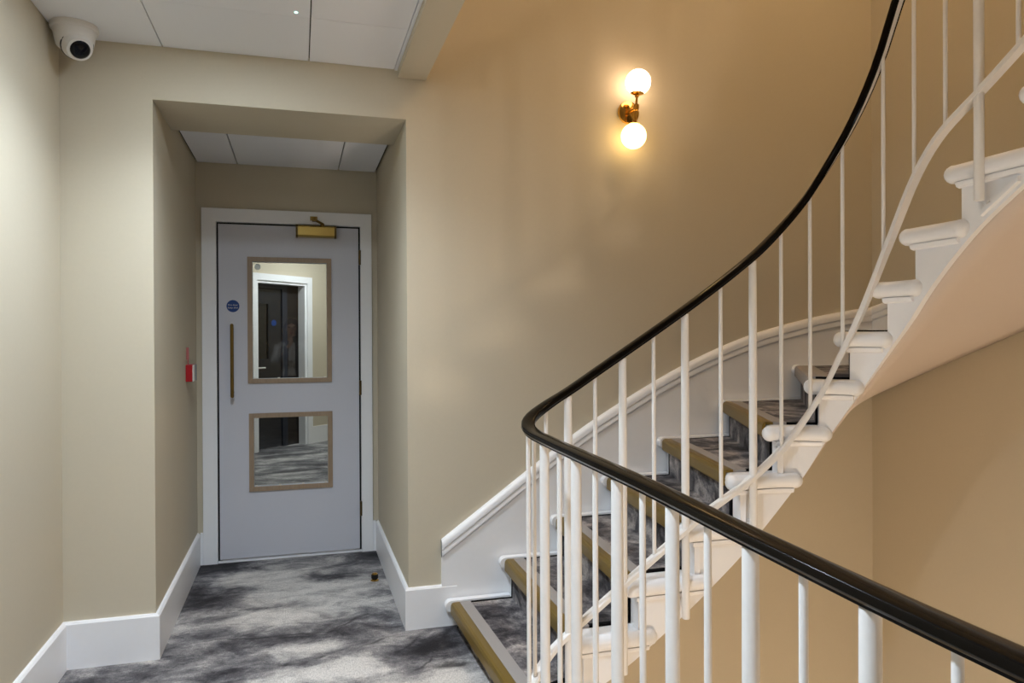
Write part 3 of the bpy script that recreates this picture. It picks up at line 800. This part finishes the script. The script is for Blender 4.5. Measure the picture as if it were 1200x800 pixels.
bp_ = [(-0.0145, -0.009), (0.0145, -0.009), (0.0145, 0.004), (0.010, 0.009), (-0.010, 0.009), (-0.0145, 0.004)]
sweep(BAR, bp_, -3.2, SEND, 0.025).build('lower_rail', 'iron', bal, smooth=35)

def baluster(s, thick, zbot=None):
    p, t = plan(s)
    zt = lerp_table(RAIL, s) - 0.017
    r = 0.0135 if thick else 0.0066
    if zbot is None: zbot = lerp_table(BAR, s)
    mb = MB()
    mb.lathe((p.x, p.y, zbot), (0, 0, 1), [(0, r * 0.9), (0.003, r), (0.3 * (zt - zbot), r * 1.0), (0.6 * (zt - zbot), r * 1.02), (zt - zbot, r * 0.96)], 12 if thick else 10)
    o = mb.build('baluster', 'iron', bal, smooth=50)
    return o
# landing guard
thick = True
y = 0.714
Ys = [0.714 + 0.12 * i for i in range(-12, 11)]
for i, yy in enumerate(Ys):
    s = S0 - (YL - RA - yy)
    baluster(s, i % 2 == 0, 0.0)
for s in (S0 + 0.055, S0 + 0.12, S1 - 0.055): baluster(s, False, 0.1 if s < S1 - 0.1 else None)
for s in (-0.076, 0.114, 0.342, 0.604): baluster(s, True, lerp_table(ZLO, s) + 0.01)
for s in (0.017, 0.226, 0.478, 0.715, 0.814, 0.918, 1.051, 1.167, 1.283, 1.515): baluster(s, False)
baluster(1.395, True, 1.635)
for i in range(1, 10):
    s = 1.515 + 0.12 * i
    baluster(s, i % 4 == 1, lerp_table(ZLO, s) + 0.07 if i % 4 == 1 else None)
for s in (1.395, 0.604, 0.342):      # fixing screws of the thick balusters
    p = off(s + 0.003, SO - 0.001); zz = lerp_table(ZLO, s) + (0.04 if s > 1 else 0.10)
    MB().sphere((p.x, p.y, zz), 0.006, 10, 6).build('screw_head', 'iron', bal, smooth=True)

# ------------------------------------------------------------------ wall sconce
def sconce(x, y, z, nrm, label):
    nrm = Vector(nrm); tng = Vector((nrm.y * -1, nrm.x, 0))     # along the wall
    t = empty('wall_sconce', (x, y, z)); tag(t, label, 'wall lamp')
    c = Vector((x, y, z)); up = Vector((0, 0, 1)); axis = (up + Vector((0.095, 0, 0))).normalized() if nrm.y < 0 else up
    MB().lathe(c, nrm, [(0, 0.053), (0.006, 0.054), (0.012, 0.051), (0.015, 0.044), (0.017, 0.0)], 32).build('backplate', 'brass_polished', t, smooth=35)
    hub = c + nrm * 0.085
    MB().tube(c + nrm * 0.014, hub, 0.008, n=16).build('arm', 'brass_polished', t, smooth=40)
    MB().lathe(hub - axis * 0.016, axis, [(0, 0.009), (0.003, 0.013), (0.016, 0.0145), (0.029, 0.013), (0.032, 0.009)], 20).build('hub', 'brass_polished', t, smooth=40)
    MB().tube(hub - axis * 0.075, hub + axis * 0.060, 0.0055, n=14).build('stem', 'brass_polished', t, smooth=40)
    for sg_, dist, key in ((1, 0.118, 'up'), (-1, 0.132, 'low')):
        gc = hub + axis * (sg_ * dist); R = 0.058
        wts = SCONCE_UP if key == 'up' else SCONCE_LOW
        colr = (1.0, 0.72, 0.48) if key == 'up' else (1.0, 0.66, 0.25)
        mt = emit('globe_' + key, colr, wts / (pi * 4 * pi * R * R))
        MB().sphere(gc, R, 28, 16).build('globe', mt, t, smooth=True)
        prof = []
        for i in range(6):
            a = i / 5 * (0.55 if key == 'up' else 0.42)
            prof.append((-(R + 0.0025) * cos(a) + 0.0, (R + 0.0025) * sin(a)))
        prof = [(-R - 0.012, 0.006), (-R - 0.010, 0.011)] + prof[1:]
        MB().lathe(gc, axis * sg_, prof, 24).build('globe_cup', 'brass_polished', t, smooth=40)
    return t
sconce(1.491, YW, 2.305, (0, -1, 0), 'brass wall lamp with two glowing white globes beside the stairs')
# unseen warm globe lamps, added to light the stairwell above and below the view
def pendant(x, y, ztop, z, watts, label, col=WARM):
    t = empty('globe_pendant', (x, y, z)); tag(t, label, 'added lamp')
    MB().lathe((x, y, ztop), (0, 0, -1), [(0, 0.05), (0.012, 0.05), (0.02, 0.012)], 20).build('ceiling_rose', 'brass_polished', t, smooth=40)
    MB().tube((x, y, ztop - 0.015), (x, y, z + 0.12), 0.004, n=8).build('cord', 'rubber', t)
    MB().lathe((x, y, z + 0.105), (0, 0, 1), [(0, 0.045), (0.02, 0.03), (0.03, 0.008)], 20).build('cap', 'brass_polished', t, smooth=40)
    MB().sphere((x, y, z), 0.12, 28, 16).build('globe', emit('added_globe_glow', col, watts / (pi * 4 * pi * 0.0144)), t, smooth=True)
pendant(2.25, 1.50, ZTOP, 4.5, STAIR_W, 'added unseen warm globe lamp high over the stairwell')
pendant(1.20, 0.15, ZTOP, -1.75, STAIR_W * 2.7, 'added unseen warm globe lamp on a long cord low in the stairwell', WARM_LOW)

# ------------------------------------------------------------------ security camera
cc = Vector((-0.782, 3.025, ZC))
sc = empty('security_camera', cc); tag(sc, 'white dome security camera mounted in the ceiling corner', 'security camera')
MB().lathe(cc, (0, 0, -1), [(0, 0.078), (0.012, 0.080), (0.018, 0.078), (0.022, 0.072), (0.026, 0.072), (0.032, 0.069), (0.05, 0.066), (0.074, 0.061), (0.082, 0.054), (0.084, 0.0)], 36).build('housing', 'plastic', sc, smooth=30)
aim = Vector((0.46, -0.66, -0.68)).normalized()
ec = cc + Vector((0.010, -0.014, -0.072))
MB().sphere(ec, 0.054, 32, 18).build('eyeball', 'plastic', sc, smooth=True)
MB().lathe(ec, aim, [(0.036, 0.0425), (0.041, 0.0425), (0.0415, 0.036)], 32).build('lens_bezel', 'plastic', sc, smooth=40)
MB().lathe(ec, aim, [(0.034, 0.034), (0.046, 0.033), (0.051, 0.026), (0.0545, 0.014), (0.0555, 0.0)], 32).build('lens_window', 'lens', sc, smooth=True)
MB().lathe(ec, aim, [(0.004, 0.0545), (0.008, 0.0552), (0.012, 0.0535)], 36).build('shroud_gap', 'rubber', sc, smooth=40)

# ------------------------------------------------------------------ red release box on the alcove wall
rb = empty('door_release_box', (XL, 4.02, 1.04)); tag(rb, 'small red emergency door release on the left alcove wall', 'release box')
MB().box(XL, XL + 0.032, 3.972, 4.105, 1.040, 1.126).build('red_cover', 'red', rb, bevel=0.003)
MB().box(XL + 0.0322, XL + 0.036, 3.974, 4.04, 1.042, 1.124).build('white_face', 'plastic', rb)
MB().box(XL + 0.0322, XL + 0.036, 4.0405, 4.103, 1.042, 1.124).build('grey_face', 'grey', rb)
MB().tube((XL + 0.010, 3.99, 1.126), (XL + 0.010, 3.99, 1.150), 0.003, n=8).box(XL + 0.002, XL + 0.014, 3.985, 3.995, 1.150, 1.212).build('break_tab', 'redpale', rb)

# ------------------------------------------------------------------ floor door stop
ds_ = empty('door_stop', (0.372, 3.835, 0)); tag(ds_, 'small brass and black door stop on the carpet by the alcove wall', 'door stop')
MB().lathe((0.372, 3.835, 0), (0, 0, 1), [(0, 0.021), (0.004, 0.021), (0.008, 0.015), (0.010, 0.013)], 20).build('base', 'brass_polished', ds_, smooth=35)
MB().lathe((0.372, 3.835, 0.010), (0, 0, 1), [(0, 0.015), (0.004, 0.018), (0.020, 0.018), (0.022, 0.015)], 20).build('buffer', 'rubber', ds_, smooth=35)
MB().lathe((0.372, 3.835, 0.032), (0, 0, 1), [(0, 0.015), (0.003, 0.016), (0.007, 0.011), (0.008, 0.0)], 20).build('cap', 'brass_polished', ds_, smooth=35)

# ------------------------------------------------------------------ the photographer, seen only as a reflection in the door glass
M['skin'] = paint('skin', srgb(205, 160, 134), 0.5, 0.3, 0.03, 90, 0.02)
M['blouse'] = paint('pale_blouse', srgb(196, 190, 186), 0.8, 0.1, 0.12, 70, 0.1)
M['vest'] = paint('dark_waistcoat', srgb(40, 42, 58), 0.8, 0.1, 0.05, 70, 0.1)
M['trousers'] = paint('dark_trousers', srgb(34, 35, 42), 0.8, 0.1, 0.05, 70, 0.1)
M['hair'] = paint('brown_hair', srgb(66, 42, 30), 0.5, 0.3, 0.25, 160, 0.3)
M['shoe'] = paint('black_shoe', srgb(18, 17, 17), 0.4, 0.4, 0.05, 70, 0)
def person(px, py):
    t = empty('person', (px, py, 0))
    tag(t, 'person in a pale blouse holding up a phone, reflected in the door glass', 'person')
    V, E, R = [], [], []
    def v(p, r, prev=None):
        V.append(p); R.append(r if isinstance(r, tuple) else (r, r))
        if prev is not None: E.append((prev, len(V) - 1))
        return len(V) - 1
    pel = v((0, 0, 0.80), (0.135, 0.095))
    wst = v((0, 0.005, 0.93), (0.112, 0.082), pel)
    chs = v((0, 0.0, 1.08), (0.135, 0.095), wst)
    shl = v((0, -0.005, 1.185), (0.115, 0.075), chs)
    nck = v((0, 0.0, 1.245), 0.043, shl)
    jaw = v((0, 0.018, 1.315), (0.052, 0.064), nck)
    hd = v((0, 0.012, 1.39), (0.070, 0.083), jaw)
    cr = v((0, 0.0, 1.455), (0.060, 0.070), hd)
    for sd in (-1, 1):
        hip = v((0.085 * sd, 0, 0.74), 0.085, pel)
        kn = v((0.09 * sd, 0.015, 0.42), 0.052, hip)
        an = v((0.09 * sd, -0.01, 0.085), 0.034, kn)
        hl = v((0.09 * sd, 0.0, 0.04), 0.034, an)
        v((0.10 * sd, 0.15, 0.028), 0.027, hl)
        sh = v((0.155 * sd, 0, 1.175), 0.052, shl)
        el = v((0.215 * sd, 0.05, 0.965), 0.038, sh)
        wx = (-px) + 0.085 * sd
        wr = v((wx + 0.012 * sd, -py - 0.085, 1.185), 0.024, el)
        pm = v((wx, -py - 0.055, 1.215), (0.026, 0.016), wr)
        for i in range(4):      # four fingers folded over the edge of the phone
            z = 1.222 + 0.017 * i
            f1 = v((wx - 0.004 * sd, -py - 0.040, z), 0.0085, pm)
            f2 = v((wx - 0.008 * sd, -py - 0.020, z + 0.004), 0.0078, f1)
            v((wx - (0.026 - 0.003 * i) * sd, -py - 0.017, z + 0.005), 0.0068, f2)
        th = v((wx - 0.018 * sd, -py - 0.060, 1.205), 0.010, pm)
        v((wx - 0.034 * sd, -py - 0.052, 1.225), 0.0085, th)
    me = bpy.data.meshes.new('body'); me.from_pydata([(x, y, z) for x, y, z in V], E, [])
    o = bpy.data.objects.new('tmp_body', me); COL.objects.link(o)
    sk = o.modifiers.new('skin', 'SKIN'); sk.use_smooth_shade = True; sk.branch_smoothing = 0.3
    for i, d in enumerate(me.skin_vertices[0].data): d.radius = R[i]; d.use_root = (i == 0)
    sb = o.modifiers.new('sub', 'SUBSURF'); sb.levels = 2; sb.render_levels = 2
    dg = bpy.context.evaluated_depsgraph_get()
    m2 = bpy.data.meshes.new_from_object(o.evaluated_get(dg)); bpy.data.objects.remove(o)
    m2.name = 'body'; m2.materials.clear()
    for k in ('skin', 'blouse', 'vest', 'trousers', 'shoe'): m2.materials.append(M[k])
    for p in m2.polygons:
        c = p.center; arm = abs(c.x) > 0.145
        hand = c.y > -py - 0.10 and c.z > 1.15 and abs(c.x) < 0.3
        if c.z < 0.09: p.material_index = 4
        elif hand: p.material_index = 0
        elif c.z < 0.82 and not (arm and c.z > 0.86): p.material_index = 3
        elif c.z < 1.235: p.material_index = 2 if (abs(c.x) < 0.085 and abs(c.x) > 0.025 and c.y > 0) else 1
        else: p.material_index = 0
        p.use_smooth = True
    b = bpy.data.objects.new('body', m2); COL.objects.link(b); place(b, (px, py, 0), t)
    P = lambda x, y, z: (px + x, py + y, z)
    MB().lathe(P(0, 0.092, 1.365), (0, -0.35, 1), [(0, 0.013), (0.012, 0.011), (0.035, 0.006), (0.045, 0.003)], 10).build('nose', 'skin', t, smooth=True)
    for sd in (-1, 1):
        MB().sphere(P(0.030 * sd, 0.082, 1.397), 0.0085, 10, 8).build('eye', 'darkglass', t, smooth=True)
        MB().sphere(P(0.074 * sd, 0.0, 1.375), 0.014, 10, 8).build('ear', 'skin', t, smooth=True)
    MB().tube(P(-0.020, 0.085, 1.330), P(0.020, 0.085, 1.330), 0.005, n=8).build('mouth', 'red', t, smooth=True)
    # shoulder-length hair: a shell open at the face
    hr = MB(); rings = []
    for i in range(12):
        u = i / 11
        z = 1.512 - 0.33 * u
        rad = 0.099 * math.sqrt(max(0.0, 1 - (1 - min(1, u / 0.42)) ** 2)) + 0.012 * u
        opn = 0.0 if u < 0.16 else min(1.05, (u - 0.16) * 6)
        ring = []
        for j in range(25):
            a = pi / 2 + opn + (2 * pi - 2 * opn) * j / 24
            ring.append(P(rad * 0.93 * cos(a), -0.004 + rad * 1.06 * sin(a), z))
        rings.append(ring)
    o_ = len(hr.v)
    hr.v += [p for r in rings for p in r]
    hr.f += [(i*25+j, i*25+j+1, (i+1)*25+j+1, (i+1)*25+j) for i in range(11) for j in range(24)]
    h = hr.build('hair', 'hair', t, smooth=True)
    md = h.modifiers.new('solid', 'SOLIDIFY'); md.thickness = 0.016; md.offset = -1
    return t
person(-0.08, -0.34)
ph_ = empty('smartphone', (0, -0.031, 1.212)); tag(ph_, 'dark smartphone held up by the person reflected in the door glass', 'phone')
MB().box(-0.074, 0.074, -0.036, -0.0275, 1.213, 1.287).build('phone_body', 'rubber', ph_, bevel=0.003)
MB().box(0.040, 0.068, -0.0275, -0.0255, 1.250, 1.282).build('lens_island', 'lens', ph_)
